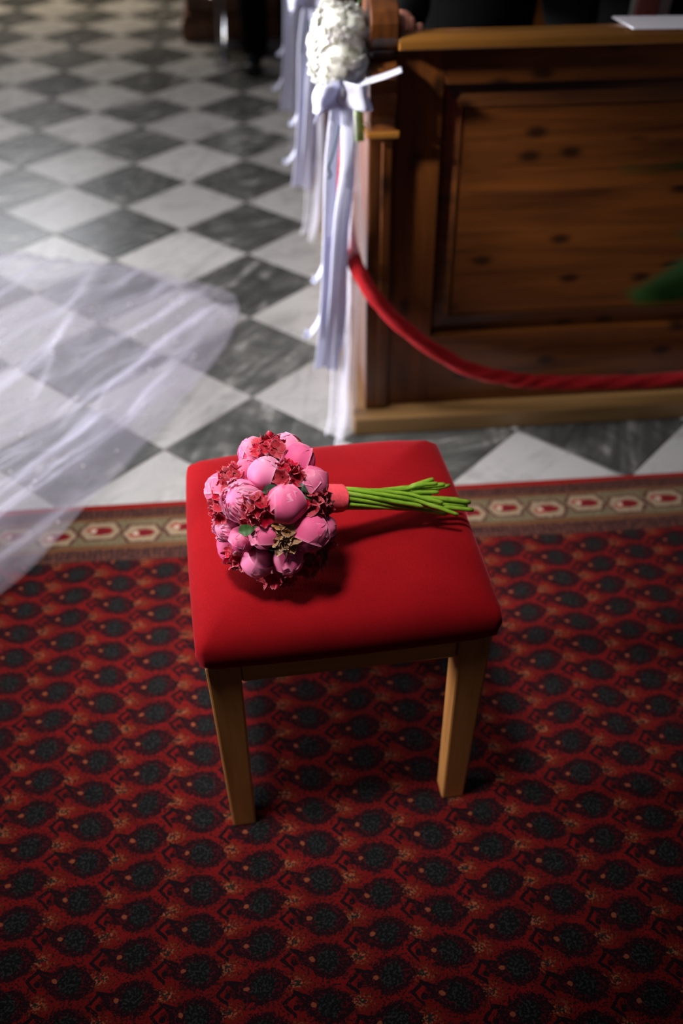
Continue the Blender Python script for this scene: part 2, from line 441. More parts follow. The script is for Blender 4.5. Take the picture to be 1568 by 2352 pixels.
# ---------------------------------------------------------------- the setting
D = .42426
fb = boxo('floor', (-6, 6, -5, 8, -.06, -.002), M_grout, None, 0); tag(fb, 'chequered marble church floor of grey and white squares set on the diagonal', kind='structure')
def tile_mesh(name, mat):
    bm = bmesh.new(); s = .3/2-.0012; b = .0018
    r = [[(-s,-s,-.004),(s,-s,-.004),(s,s,-.004),(-s,s,-.004)], [(-s,-s,-b),(s,-s,-b),(s,s,-b),(-s,s,-b)], [(-s+b,-s+b,0),(s-b,-s+b,0),(s-b,s-b,0),(-s+b,s-b,0)]]
    R = [[bm.verts.new(q) for q in ring] for ring in r]
    for a in (0, 1):
        for k in range(4): bm.faces.new((R[a][k], R[a][(k+1)%4], R[a+1][(k+1)%4], R[a+1][k]))
    bm.faces.new(R[2])
    me = bpy.data.meshes.new(name); bm.to_mesh(me); bm.free(); me.materials.append(mat); return me
TW = tile_mesh('tile_white', M_white); TD = tile_mesh('tile_grey', M_dark)
rest = {0: [], 1: []}
cnt = 0
for c in range(-17, 15):
    for r in range(-18, 17):
        if (c+r) % 2 == 0: continue
        x = c*D/2; y = (r/2+7)*D
        if y < -.22: continue
        d = Vector((x, y, 0))-CPOS; z = d.dot(fw); px = 784+F*d.dot(r2)/z; py = 1176-F*d.dot(u2)/z
        if -260 < px < 1850 and -120 < py < 1300 and not (x > .5 and y > .45):
            o = bpy.data.objects.new('tile', TD if c % 2 == 0 else TW); COL.objects.link(o)
            o.location = (x, y, random.uniform(-.0004, .0003)); o.rotation_euler = (0, 0, PI/4+random.uniform(-.003, .003)); o.parent = fb
            cnt += 1
        else: rest[c % 2].append((x, y))
for k in (0, 1):
    bm = bmesh.new(); s = .2105
    for x, y in rest[k]:
        bm.faces.new([bm.verts.new((x+a*s, y+b*s, 0)) for a, b in ((1,0),(0,1),(-1,0),(0,-1))])
    o = bmo('outer_tiles', bm, (M_dark, M_white)[k], fb); tag(o, kind='stuff')

# far walls of the nave with the windows that light it
def wall_with_window(name, axis, pos, a0, a1, h, w0, w1, z0, z1, wn):
    bm = bmesh.new(); t = .3
    for (p0, p1, q0, q1) in ((a0, w0, 0, h), (w1, a1, 0, h), (w0, w1, 0, z0), (w0, w1, z1, h)):
        if axis == 'x': box(bm, pos-t, pos, p0, p1, q0, q1)
        else: box(bm, p0, p1, pos, pos+t, q0, q1)
    o = bmo(name, bm, M_plaster); tag(o, kind='structure')
    wd = empty(wn, (0,0,0)); tag(wd, kind='structure')
    g = boxo('pane', ((pos-.16, pos-.15, w0, w1, z0, z1) if axis == 'x' else (w0, w1, pos+.15, pos+.16, z0, z1)), M_acr, wd, 0)
    n = 4
    for i in range(n+1):
        q = w0+(w1-w0)*i/n
        boxo('mullion', ((pos-.18, pos-.13, q-.02, q+.02, z0, z1) if axis == 'x' else (q-.02, q+.02, pos+.13, pos+.18, z0, z1)), M_farwood, wd, 0)
wall_with_window('wall_left', 'x', -6.0, -5, 8, 6.5, .6, 2.6, 2.0, 5.4, 'window_1')
wall_with_window('wall_back', 'y', 8.0, -6, 6, 6.5, -3.6, -1.2, 1.8, 5.0, 'window_2')

# ---------------------------------------------------------------- rug
bm = bmesh.new(); box(bm, -2.6, 3.2, -3.2, 0, 0, .008)
rug = bmo('rug', bm, M_rug); tag(rug, 'red oriental rug with dark paisley motifs and a cream border, under the stool', 'rug')

# ---------------------------------------------------------------- pews
def profile_panel(name, x0, x1, prof, mat, parent):
    bm = bmesh.new()
    A = [bm.verts.new((x0, y, z)) for y, z in prof]; B = [bm.verts.new((x1, y, z)) for y, z in prof]
    bm.faces.new(A[::-1]); bm.faces.new(B); n = len(prof)
    for k in range(n): bm.faces.new((A[k], A[(k+1)%n], B[(k+1)%n], B[k]))
    bmesh.ops.recalc_face_normals(bm, faces=bm.faces)
    return bmo(name, bm, mat, parent, False, .004)
def arc(cy, cz, r, a0, a1, n=6, ry=None):
    return [(cy+(ry or r)*math.cos(math.radians(a0+(a1-a0)*k/n)), cz+r*math.sin(math.radians(a0+(a1-a0)*k/n))) for k in range(n+1)]
XR = 2.38
def panel_front(P, x0, x1, nx, yf, zb, zt, boards):
    """framed panels: yf is the front face of the frame"""
    wst = .098
    span = (x1-x0-wst*(nx+1))/nx
    for i in range(nx+1):
        xs = x0+i*(span+wst); boxo('stile', (xs, xs+wst, yf, yf+.035, zb, zt), M_pewz, P, .003)
    for i in range(nx):
        a = x0+wst+i*(span+wst); b = a+span
        boxo('rail', (a, b, yf, yf+.035, zt-.072, zt), M_pew, P, .003)
        boxo('rail', (a, b, yf, yf+.035, zb, .228), M_pew, P, .003)
        z0, z1 = .228, zt-.072
        # raised panel: bevelled field surrounded by a groove, made of glued boards
        bm = bmesh.new()
        fr = [(a+.004, z0+.004, yf+.016), (a+.044, z0+.050, yf+.010), (a+.0465, z0+.0525, yf+.016)]
        rings = []
        for dx, dz, yy in ((.003, .003, yf+.020), (.040, .046, yf+.008), (.043, .049, yf+.017)):
            rings.append([bm.verts.new(q) for q in ((a+dx, yy, z0+dz), (b-dx, yy, z0+dz), (b-dx, yy, z1-dz), (a+dx, yy, z1-dz))])
        for s in (0, 1):
            for k in range(4): bm.faces.new((rings[s][k], rings[s][(k+1)%4], rings[s+1][(k+1)%4], rings[s+1][k]))
        bmesh.ops.recalc_face_normals(bm, faces=bm.faces)
        bmo('panel_moulding', bm, M_pew, P)
        boxo('panel_backing', (a-.005, b+.005, yf+.021, yf+.030, z0-.005, z1+.005), M_pew, P, 0)
        fz0, fz1 = z0+.050, z1-.050
        hs = [0, .20, .43, .62, .84, 1] if boards == 5 else [0, .5, 1]
        for k in range(len(hs)-1):
            boxo('board', (a+.045, b-.045, yf+.010, yf+.0205, fz0+(fz1-fz0)*hs[k], fz0+(fz1-fz0)*hs[k+1]), M_pew, P, .0012)
def make_pew(y, label, seat, boards=5):
    P = empty('church_pew', (0, y, 0))
    tag(P, label, 'pew')
    prof = [(0, .046), (0, .694), (-.020, .700), (-.022, .712), (-.006, .722), (.000, .735)]
    prof += [(-.012, .755), (-.022, .785), (-.022, .812), (-.012, .832), (.010, .842), (.012, .856), (-.006, .866), (-.018, .884), (-.020, .910), (-.012, .932), (.010, .943)]
    prof += [(.10, .943), (.135, .925), (.145, .89), (.13, .86), (.14, .78), (.20, .66), (.30, .52), (.34, .40), (.34, .046)]
    e = profile_panel('end_panel', .272, .327, prof, M_pewz, P)
    boxo('end_fillet', (.300, .322, -.006, .004, .055, .685), M_pewz, P, .003)
    boxo('end_moulding', (.266, .333, -.026, .05, .700, .713), M_cap, P, .003)
    panel_front(P, .327, XR, 2, .016, .046, .858, boards)
    cap = profile_panel('top_rail', .327, XR, [(-.016, .860), (-.020, .864), (-.020, .878), (-.014, .885), (-.004, .889), (.024, .889), (.034, .885), (.038, .876), (.038, .860)], M_cap, P)
    boxo('book_shelf', (.327, XR, .052, .28, .70, .718), M_pew, P, .003)
    if seat:
        boxo('seat', (.327, XR, -.44, .012, .43, .455), M_pew, P, .005)
        for xx in (.33, 1.3, 2.3): boxo('seat_bracket', (xx, xx+.03, -.40, .012, .046, .43), M_pewz, P, .004)
    return P
make_pew(.270, 'foremost carved pine pew behind the stool, with knotty front panel and red rope', False)
make_pew(1.12, 'second pew from the front, behind the men in black', True, 2)
make_pew(1.92, 'third pew from the front, almost hidden behind the white ribbons', True, 2)
plat = empty('pew_platform', (.241, .225, 0)); tag(plat, 'low wooden platform that the row of pews stands on', 'platform')
boxo('platform_edge', (0, 2.6, 0, .045, 0, .046), M_plat, plat, .004)
boxo('platform_side', (0, .045, .046, 2.95, 0, .045), M_plat, plat, .004)
for k in range(22):
    y0 = .047+k*.132; boxo('plank', (.047, 2.6, y0, y0+.130, 0, .0445), M_plat, plat, .002)

# dark wooden stall across the aisle in the background
st = empty('choir_stall', (-.30, 3.86, 0)); tag(st, 'dark wooden choir stall in the far background behind the black shoe', 'stall')
boxo('plinth', (0, 1.9, 0, .5, 0, .10), M_farwood, st, .01)
boxo('plinth_moulding', (.012, 1.9, .012, .5, .10, .125), M_farwood, st, .008)
for xx in (.03, .62, 1.25, 1.84): boxo('stile', (xx, xx+.06, .04, .09, .125, 1.0), M_farwood, st, .006)
for xx in (.09, .68, 1.31):
    boxo('panel', (xx, xx+.53, .06, .08, .20, .90), M_farwood, st, .004)
    boxo('rail', (xx, xx+.53, .04, .09, .125, .20), M_farwood, st, .006); boxo('rail', (xx, xx+.53, .04, .09, .90, 1.0), M_farwood, st, .006)
boxo('top_board', (0, 1.9, .0, .5, 1.0, 1.03), M_farwood, st, .008)
boxo('end_board', (.03, .06, .09, .5, .125, 1.0), M_farwood, st, .004)

# clear post
po = empty('clear_post', (-.085, 3.40, 0)); tag(po, 'slim clear post standing on the tiles left of the black shoe', 'post')
bm = bmesh.new(); tube(bm, [(0,0,.012), (0,0,.5), (0,0,1.1)], .022, 20); bmo('post_tube', bm, M_acr, po, True)
bm = bmesh.new(); tube(bm, [(0,0,0), (0,0,.012)], .05, 24); bmo('post_foot', bm, M_acr, po, False, .002)
bm = bmesh.new(); bmesh.ops.create_uvsphere(bm, u_segments=16, v_segments=10, radius=.022); bmesh.ops.translate(bm, vec=(-.045, -.03, .33), verts=bm.verts)
tube(bm, [(-.045,-.03,.33), (-.02,-.01,.36), (-.012,-.005,.37)], .004, 6)
bmo('glass_drop', bm, M_acr, po, True)

# ---------------------------------------------------------------- stool
RUGZ = .008
SR = math.radians(3.6)
stool = empty('stool', (.122, -.640, RUGZ), SR); tag(stool, 'low wooden stool with a padded red velvet seat, standing on the rug', 'stool')
def make_cushion():
    hx, hy = .203, .202
    prof = [(.020, .374), (.008, .376), (.002, .382), (-.001, .392), (-.0025, .404), (-.002, .416), (.001, .427), (.006, .436), (.013, .443), (.023, .4485), (.036, .4525), (.055, .456), (.08, .459), (.11, .4615), (.14, .463), (.17, .464), (.19, .4645)]
    n = 26; bm = bmesh.new(); rings = []
    for ins, z in prof:
        ax, ay = hx-ins, hy-ins; rc = max(.004, .013-ins*.05) if ins < .06 else max(.002, min(.016, ax*.5))
        ring = []
        for cxs, cys, a0 in ((1,1,0), (-1,1,90), (-1,-1,180), (1,-1,270)):
            nxt = {(1,1):(-1,1), (-1,1):(-1,-1), (-1,-1):(1,-1), (1,-1):(1,1)}[(cxs, cys)]
            for k in range(7):
                a = math.radians(a0+90*k/6); ring.append(((cxs*(ax-rc)+rc*math.cos(a)), (cys*(ay-rc)+rc*math.sin(a))))
            last = ring[-1]; a = math.radians(a0+90); nx_ = (nxt[0]*(ax-rc)+rc*math.cos(a), nxt[1]*(ay-rc)+rc*math.sin(a))
            for k in range(1, n): ring.append((last[0]+(nx_[0]-last[0])*k/n, last[1]+(nx_[1]-last[1])*k/n))
        vr = []
        for x, y in ring:
            ex = 1-(x/hx)**4; ey = 1-(y/hy)**4
            cd = min(1, math.hypot(abs(x)/hx-1, abs(y)/hy-1)/.35)
            zz = z-.006*(1-cd)*(z > .43)
            bow = .004*(1-(y/hy)**2 if abs(x)/hx > abs(y)/hy else 1-(x/hx)**2)*(1 if ins < .03 else 0)
            low = max(0, min(1, (.425-z)/.04)); ang = math.atan2(y, x)
            k = 1+.010*low*math.exp(-((abs(abs(x)/hx-abs(y)/hy))/.10)**2)*math.sin(ang*70+z*260)
            k += bow/max(abs(x), abs(y), .05)
            vr.append(bm.verts.new((x*k, y*k, zz+.0008*noise.noise(Vector((x*18, y*18, z*18))))))
        rings.append(vr)
    N = len(rings[0])
    for i in range(len(rings)-1):
        for k in range(N): bm.faces.new((rings[i][k], rings[i][(k+1)%N], rings[i+1][(k+1)%N], rings[i+1][k]))
    bm.faces.new(rings[-1]); bm.faces.new(rings[0][::-1])
    o = bmo('cushion', bm, M_velvet, stool, True)
make_cushion()
def leg(sx, sy):
    bm = bmesh.new()
    # leg: square, slightly tapered towards the floor and splayed a touch
    ox, oy = .196*sx, .196*sy
    prof = [(0, .185, .036), (.10, .188, .039), (.25, .192, .043), (.378, .196, .047)]
    rings = []
    for z, o_, w_ in prof:
        a = sx*(o_+.000); b = sy*(o_+.000)
        xs = sorted((a, a-sx*w_)); ys = sorted((b, b-sy*w_))
        rings.append([bm.verts.new(q) for q in ((xs[0], ys[0], z), (xs[1], ys[0], z), (xs[1], ys[1], z), (xs[0], ys[1], z))])
    for i in range(3):
        for k in range(4): bm.faces.new((rings[i][k], rings[i][(k+1)%4], rings[i+1][(k+1)%4], rings[i+1][k]))
    bm.faces.new(rings[0][::-1]); bm.faces.new(rings[-1])
    bmo('leg', bm, M_stool, stool, False, .0035)
for sx in (-1, 1):
    for sy in (-1, 1): leg(sx, sy)
for s in (-1, 1):
    boxo('rail', (-.149, .149, min(s*.164, s*.190), max(s*.164, s*.190), .338, .376), M_stoolx, stool, .003)
    o = boxo('rail', (-.149, .149, min(s*.164, s*.190), max(s*.164, s*.190), .338, .376), M_stoolx, stool, .003); o.rotation_euler = (0, 0, PI/2)

# ---------------------------------------------------------------- bouquet
BC = Vector((.045, -.727, .556))
AX = Vector((.90, .33, -.30)).normalized()       # direction of the stems
bq = empty('bouquet', (BC.x, BC.y, BC.z)); tag(bq, 'round bridal bouquet of pink peonies and red hydrangea lying on the red stool', 'bouquet')

def petal_variants(kind, n):
    out = []
    for k in range(n):
        rn = random.Random(100+k*3+len(kind))
        ruff = {'bud': .014, 'open': .04, 'white': .06}[kind]
        wmax = {'bud': math.radians(54), 'open': math.radians(35), 'white': math.radians(46)}[kind]
        top = {'bud': math.radians(98), 'open': math.radians(50), 'white': math.radians(50)}[kind]
        ph = rn.uniform(0, 6); sk = rn.uniform(-.25, .25)
        def fn(u, v, rn=rn, ph=ph, sk=sk):
            s = u*2-1
            if kind == 'bud':
                a = -PI/2+.1+(top+PI/2-.1)*v*(1+.05*math.sin(s*4+ph)*v)
                b = s*wmax*math.sin(PI*min(1, .10+.83*v))**.55+sk*.2*v
                r = 1+.050*(abs(s)**7)+.045*v**9+ruff*math.sin(s*9+ph)*v**5+.075*noise.noise(Vector((s*1.5+ph, v*2.2, ph)))
                return (r*math.cos(b)*math.cos(a), r*math.sin(b), r*math.cos(b)*math.sin(a))
            lat = -PI/2+.25+(top+PI/2-.25)*v*(1-.10*s*s+.04*math.sin(s*5+ph))
            wd = wmax*(math.sin(PI*min(1, .14+v*.76))**.75)
            lon = s*wd+sk*v
            r = 1+ruff*math.sin(s*7+ph+v*4)*v*v+ruff*.6*math.sin(s*15+ph*2)*v**4
            r += .10*v**4
            cl = math.cos(lat)
            return (r*cl*math.cos(lon), r*cl*math.sin(lon), r*math.sin(lat))
        me = grid_mesh('petal', fn, 12, 12, None)
        for p in me.polygons: p.use_smooth = True
        out.append(me)
    return out
PB = petal_variants('bud', 6); PO = petal_variants('open', 6); PW = petal_variants('white', 4)
def core_mesh(name, mat):
    bm = bmesh.new(); bmesh.ops.create_icosphere(bm, subdivisions=3, radius=.90)
    for v in bm.verts:
        v.co *= 1+.03*noise.noise(v.co*2.3)
    me = bpy.data.meshes.new(name); bm.to_mesh(me); bm.free(); me.materials.append(mat)
    me.uv_layers.new(name='UVMap')
    for l in me.uv_layers[0].data: l.uv = (.5, .6)
    for p in me.polygons: p.use_smooth = True
    return me
def mats(meshes, mat):
    out = []
    for m_ in meshes:
        c = m_.copy(); c.materials.clear(); c.materials.append(mat); out.append(c)
    return out
PBp = mats(PB, M_bud); POp = mats(PO, M_open); PBo = mats(PB, M_open); PBg = mats(PB, M_cream); PWw = mats(PW, M_whitep)
CB = core_mesh('peony_core', M_bud); CO = core_mesh('peony_open_core', M_open); CWh = core_mesh('blossom_core', M_whitep)
def petal(parent, me, rz, tilt, scale, off=(0,0,0), name='petal'):
    o = bpy.data.objects.new(name, me); COL.objects.link(o); o.parent = parent
    o.matrix_local = Matrix.Translation(off) @ Matrix.Rotation(rz, 4, 'Z') @ Matrix.Rotation(tilt, 4, 'Y') @ Matrix.Diagonal((*scale, 1))
    return o
def peony(parent, pos, r, dirv, kind, seed):
    rn = random.Random(seed)
    o = bpy.data.objects.new('peony', CB if kind in ('bud', 'loose') else CO); COL.objects.link(o); o.parent = parent
    q = Vector(dirv).to_track_quat('Z', 'Y')
    o.matrix_local = Matrix.Translation(pos) @ q.to_matrix().to_4x4() @ Matrix.Rotation(rn.uniform(0, 6), 4, 'Z') @ Matrix.Diagonal((r, r, r*1.03, 1))
    if kind in ('bud', 'loose', 'green'):
        ms = PBp if kind != 'green' else PBo
        n = 7
        for k in range(n):
            s = .88+.032*k
            petal(o, ms[rn.randrange(6)], k*2.4+rn.uniform(-.2, .2), math.radians(rn.uniform(-14, 6)-(4 if k < 3 else -2)), (s, s, s*(1.03 if k < 4 else .97)))
        if kind == 'loose':
            for k in range(3):
                petal(o, PBo[rn.randrange(6)], k*2.1+1, math.radians(22+rn.uniform(0, 14)), (1.02, .8, 1.0), (.08, 0, -.05))
        if kind == 'green':
            for k in range(2):
                petal(o, PBg[rn.randrange(6)], k*1.3+.5, math.radians(rn.uniform(2, 10)), (1.06, .62, .9))
    else:
        # open, ruffled: rings of narrow petals
        for ring, (n, tl, sc) in enumerate(((5, -32, .58), (7, -24, .72), (8, -16, .85), (9, -8, .96), (9, 1, 1.05))):
            for k in range(n):
                petal(o, POp[rn.randrange(6)], 2*PI*k/n+ring*.5+rn.uniform(-.2, .2), math.radians(tl+rn.uniform(-7, 7)), (sc*rn.uniform(.93, 1.05),)*3)
    return o
def ray(px, py):
    return (fw+r2*((px-784)/F)+u2*((1176-py)/F)).normalized()
def hit(px, py, rad, c=BC):
    d = ray(px, py); oc = CPOS-c; b = oc.dot(d); cc = oc.dot(oc)-rad*rad; disc = b*b-cc
    if disc < 0: t = -b; p = CPOS+d*t; return c+(p-c).normalized()*rad
    return CPOS+d*(-b-math.sqrt(disc))
flat = Matrix.Identity(3)
def squash(p):        # the head is a flattened dome along the stem axis
    d = p-BC; a = d.dot(AX); return d-AX*a*.10
PEO = [(649,1158,41,'bud'),(712,1221,41,'bud'),(718,1108,35,'loose'),(686,1060,36,'bud'),(603,1090,35,'green'),(660,1020,33,'green'),
       (576,1043,34,'bud'),(557,1080,25,'bud'),(548,1150,43,'open'),(510,1213,30,'open'),(545,1238,27,'bud'),(601,1228,32,'bud'),
       (660,1284,33,'bud'),(584,1288,34,'green'),(690,1322,22,'bud'),(748,1212,26,'loose')]
placed = []
for i, (px, py, rp, kind) in enumerate(PEO):
    p = hit(px, py, .079)
    r = rp/1740*(1.04 if kind != 'open' else 1.05)
    loc = squash(p)
    if BC.z+loc.z-r < .473: loc.z = .473+r-BC.z
    peony(bq, loc, r, (loc.normalized()*1.0+Vector((math.sin(i*2.1)*.55, math.cos(i*1.7)*.55, .25+.3*math.sin(i*3.3)))).normalized() if kind != 'open' else (loc.normalized()*.6+Vector((-.5, -.3, .5))).normalized(), kind, 40+i)
    placed.append((loc, r))
# peonies on the hidden side
for k in range(60):
    z = 1-2*(k+.5)/60; a = k*2.39996; v_ = Vector((math.sqrt(1-z*z)*math.cos(a), math.sqrt(1-z*z)*math.sin(a), z))
    if v_.dot(AX) > .62: continue
    loc = v_*.072
    if all((loc-q).length > (r_+.021) for q, r_ in placed):
        if BC.z+loc.z-.026 < .474: loc.z = .500-BC.z
        if not all((loc-q).length > (r_+.016) for q, r_ in placed): continue
        peony(bq, loc, .024, v_, 'bud', 200+k); placed.append((loc, .024))
# red hydrangea clusters, each a handful of four-petalled florets
def floret_mesh(seed, mat):
    rn = random.Random(seed); vs = []; fs = []; uvs = []
    for k in range(4):
        a = k*PI/2+rn.uniform(-.15, .15); L = rn.uniform(.85, 1.1); up_ = rn.uniform(.25, .95); b0 = len(vs); tw = rn.uniform(-.35, .35)
        for j in range(6):
            v = j/5; wd = .62*math.sin(PI*(.12+.80*v))**.8
            for i in range(6):
                s = i/5*2-1
                r = .08+L*v*(1-.12*s*s+.08*math.sin(s*6+k)); h = up_*v*v*.7+.12*math.sin(s*5+k+seed)*v+.10*noise.noise(Vector((s*2, v*3, seed+k)))+tw*s*v*.4
                t = s*wd
                vs.append((r*math.cos(a)-t*math.sin(a), r*math.sin(a)+t*math.cos(a), h)); uvs.append((i/5, v))
        for j in range(5):
            for i in range(5):
                q = b0+j*6+i; fs.append((q, q+1, q+7, q+6))
    me = bpy.data.meshes.new('floret'); me.from_pydata(vs, [], fs); ul = me.uv_layers.new(name='UVMap')
    for p in me.polygons:
        p.use_smooth = True
        for li, vi in zip(p.loop_indices, p.vertices): ul.data[li].uv = uvs[vi]
    me.materials.append(mat); return me
FLR = [floret_mesh(k, M_hyd) for k in range(5)]; FLC = [floret_mesh(k+9, M_cream) for k in range(2)]
stalk_bm = bmesh.new(); bmesh.ops.create_icosphere(stalk_bm, subdivisions=2, radius=1.0)
SEED = bpy.data.meshes.new('hydrangea_heart'); stalk_bm.to_mesh(SEED); stalk_bm.free(); SEED.materials.append(M_hyd)
SEEDC = SEED.copy(); SEEDC.materials.clear(); SEEDC.materials.append(M_cream)
def hydrangea(parent, loc, out, spread, n, cream, seed, size=.0105):
    rn = random.Random(seed)
    o = bpy.data.objects.new('hydrangea', SEEDC if cream else SEED); COL.objects.link(o); o.parent = parent
    q = Vector(out).to_track_quat('Z', 'Y').to_matrix().to_4x4()
    o.matrix_local = Matrix.Translation(loc) @ q @ Matrix.Diagonal((spread*.5, spread*.5, spread*.5, 1))
    inv = 1/(spread*.5)
    for k in range(n):
        a = k*2.4; rr = math.sqrt((k+.3)/n)*spread; zz = math.sqrt(max(0, 1-(rr/spread*.85)**2))*spread*.55
        d = Vector((rr*math.cos(a), rr*math.sin(a), zz))
        f = bpy.data.objects.new('floret', (FLC if cream else FLR)[rn.randrange(2 if cream else 5)]); COL.objects.link(f); f.parent = o
        dd = (d.normalized()+Vector((rn.uniform(-.4, .4), rn.uniform(-.4, .4), .3))).normalized()
        s = size*rn.uniform(.8, 1.2)
        f.matrix_local = Matrix.Diagonal((inv, inv, inv, 1)) @ Matrix.Translation(d) @ dd.to_track_quat('Z', 'Y').to_matrix().to_4x4() @ Matrix.Rotation(rn.uniform(0, 6), 4, 'Z') @ Matrix.Diagonal((s, s, s, 1))
HY = [(616,1034,.019,9,0,.090),(660,1092,.017,8,0,.086),(524,1098,.017,8,0,.088),(500,1165,.018,8,0,.086),(582,1172,.020,10,0,.090),(722,1152,.020,10,0,.080),
      (718,1290,.021,10,0,.086),(640,1328,.021,10,0,.088),(540,1275,.018,8,0,.086),(642,1224,.014,7,1,.084),(655,1243,.012,5,1,.086),(748,1245,.014,6,0,.082),(740,1170,.014,6,0,.070),(610,1145,.014,5,0,.078),(690,1180,.012,5,0,.074)]
for i, (px, py, sp_, n_, cr, rad) in enumerate(HY):
    p = hit(px, py, rad-.003); loc = squash(p)
    if BC.z+loc.z < .482: loc.z = .482-BC.z
    hydrangea(bq, loc, loc.normalized(), sp_, n_, cr, 70+i)
# leaves
def leaf_mesh(name, mat):
    def fn(u, v):
        s = u*2-1; wd = .27*max(0, math.sin(PI*min(1, v**.75)))**1.25; return (v, s*wd, .18*abs(s)*wd+.25*math.sin(v*2.4)*.5-.02*math.cos(v*20)*s)
    me = grid_mesh(name, fn, 6, 12, None); me.materials.append(mat)
    for p in me.polygons: p.use_smooth = True
    return me
LG = leaf_mesh('leaf', M_leaf); LD = leaf_mesh('leaf_dark', M_leafd)
for px, py, rad, L, ang, me in ((533,1222,.100,.030,.35,LG),(592,1130,.088,.026,.2,LD),(748,1262,.090,.030,-1.3,LD),(676,1112,.088,.020,-.6,LD),(626,1262,.086,.024,.4,LD),(690,1128,.086,.018,-.7,LG),(566,1104,.088,.018,0,LG),(604,1262,.09,.02,.6,LD)):
    loc = squash(hit(px, py, rad))
    o = bpy.data.objects.new('leaf', me); COL.objects.link(o); o.parent = bq
    view = (CPOS-BC).normalized(); n_ = (loc.normalized()+view*.3).normalized()
    tx = (r2*math.cos(ang)+u2*math.sin(ang)); tx = (tx-n_*tx.dot(n_)).normalized(); ty = n_.cross(tx)
    R = Matrix((tx, ty, n_)).transposed().to_4x4()
    o.matrix_local = Matrix.Translation(loc) @ R @ Matrix.Diagonal((L, L*.95, L, 1))
# foam-free inner ball of packed greenery so that no daylight shows through the head
bm = bmesh.new(); bmesh.ops.create_icosphere(bm, subdivisions=3, radius=.066)
for v in bm.verts: v.co *= 1+.10*noise.noise(v.co*60)
bmo('packed_sepals', bm, M_leafd, bq, True)
# stems
H0 = Vector((.122, -.706, .550)); T0 = Vector((.310, -.640, .482))
side = Vector((0,0,1)).cross((T0-H0).normalized()).normalized(); upv = (T0-H0).normalized().cross(side).normalized()
if upv.z < 0: upv = -upv
rs = random.Random(5)
slots = [(0,0)]+[(1, k*PI/3) for k in range(6)]+[(2, k*PI/5.5+.2) for k in range(11)]
for i, (ring, a) in enumerate(slots):
    rr = ring*.0070
    p0 = H0-BC-(T0-H0).normalized()*.045+(side*math.cos(a)+upv*math.sin(a))*rr*.9
    p1 = H0-BC+(side*math.cos(a)+upv*math.sin(a))*rr
    a2 = a+.9+rs.uniform(-.15, .15); r3 = rr*rs.uniform(1.0, 1.2)
    p2 = (H0*.5+T0*.5)-BC+(side*math.cos(a2)+upv*math.sin(a2)*.75)*r3
    a3 = a2+rs.uniform(.4, .8); r4 = rr*rs.uniform(1.5, 3.0)
    ln = rs.uniform(-.050, .012) if ring else .0
    p3 = T0-BC+(T0-H0).normalized()*ln+(side*math.cos(a3)*1.4+upv*math.sin(a3)*.6)*r4
    for pp in (p2, p3):
        if BC.z+pp.z < .4795: pp.z = .4795-BC.z+abs(pp.z)*.01
    pm = (p2+p3)*.5+Vector((0, 0, rs.uniform(-.0005, .003)))
    bm = bmesh.new(); pts = catmull([p0, p1, p2, pm, p3], 6)
    knot = rs.uniform(.45, .85); r0 = rs.uniform(.0029, .0037)
    tube(bm, pts, lambda t, th, k=knot, r0=r0: r0*(1+.28*math.exp(-((t-k)/.02)**2))*(1 if t < .97 else .9), 8)
    # slanted cut
    o = bmo('stem', bm, M_stem, bq, True)
    o.data.materials.append(M_cut); o.data.polygons[len(o.data.polygons)-1].material_index = 1
    o.data.polygons[len(o.data.polygons)-1].use_smooth = False
# ribbon wrap
bm = bmesh.new(); dH = (T0-H0).normalized()
pts = [H0-BC+dH*t for t in (-.052, -.03, -.005, .006, .0125, .0135)]
tube(bm, pts, lambda t, th: .0186+.0016*(1-t)+.0004*math.sin(3*th+t*9), 28, False)
o = bmo('ribbon_wrap', bm, M_wrap, bq, True); s = o.modifiers.new('s', 'SOLIDIFY'); s.thickness = .0012

# ---------------------------------------------------------------- rope
rp_pts = [(.248,.50,.705),(.240,.485,.62),(.238,.455,.535),(.238,.36,.452),(.262,.245,.398),(.344,.212,.300),(.485,.212,.190),(.60,.212,.149),(.685,.212,.134),(.843,.212,.124),(1.02,.212,.124),(1.35,.212,.16),(1.75,.212,.27),(2.1,.212,.44),(2.38,.212,.66)]
path = catmull(rp_pts, 26)
bm = bmesh.new()
N_ = len(path)
tube(bm, path, lambda t, th: .0150+.0028*abs(math.cos((th*3+t*N_*.42)/2)), 18)
rope = empty('barrier_rope', rp_pts[0]); tag(rope, 'thick twisted red rope slung across the front of the foremost pew', 'rope')
for v in bm.verts: v.co -= Vector(rp_pts[0])
bmo('rope_cord', bm, M_rope, rope, True)
bm = bmesh.new(); tube(bm, [Vector(q)-Vector(rp_pts[0]) for q in ((.274,.50,.73), (.262,.50,.735), (.248,.50,.728), (.247,.50,.70))], .006, 10); bmo('hook', bm, M_brass, rope, True)

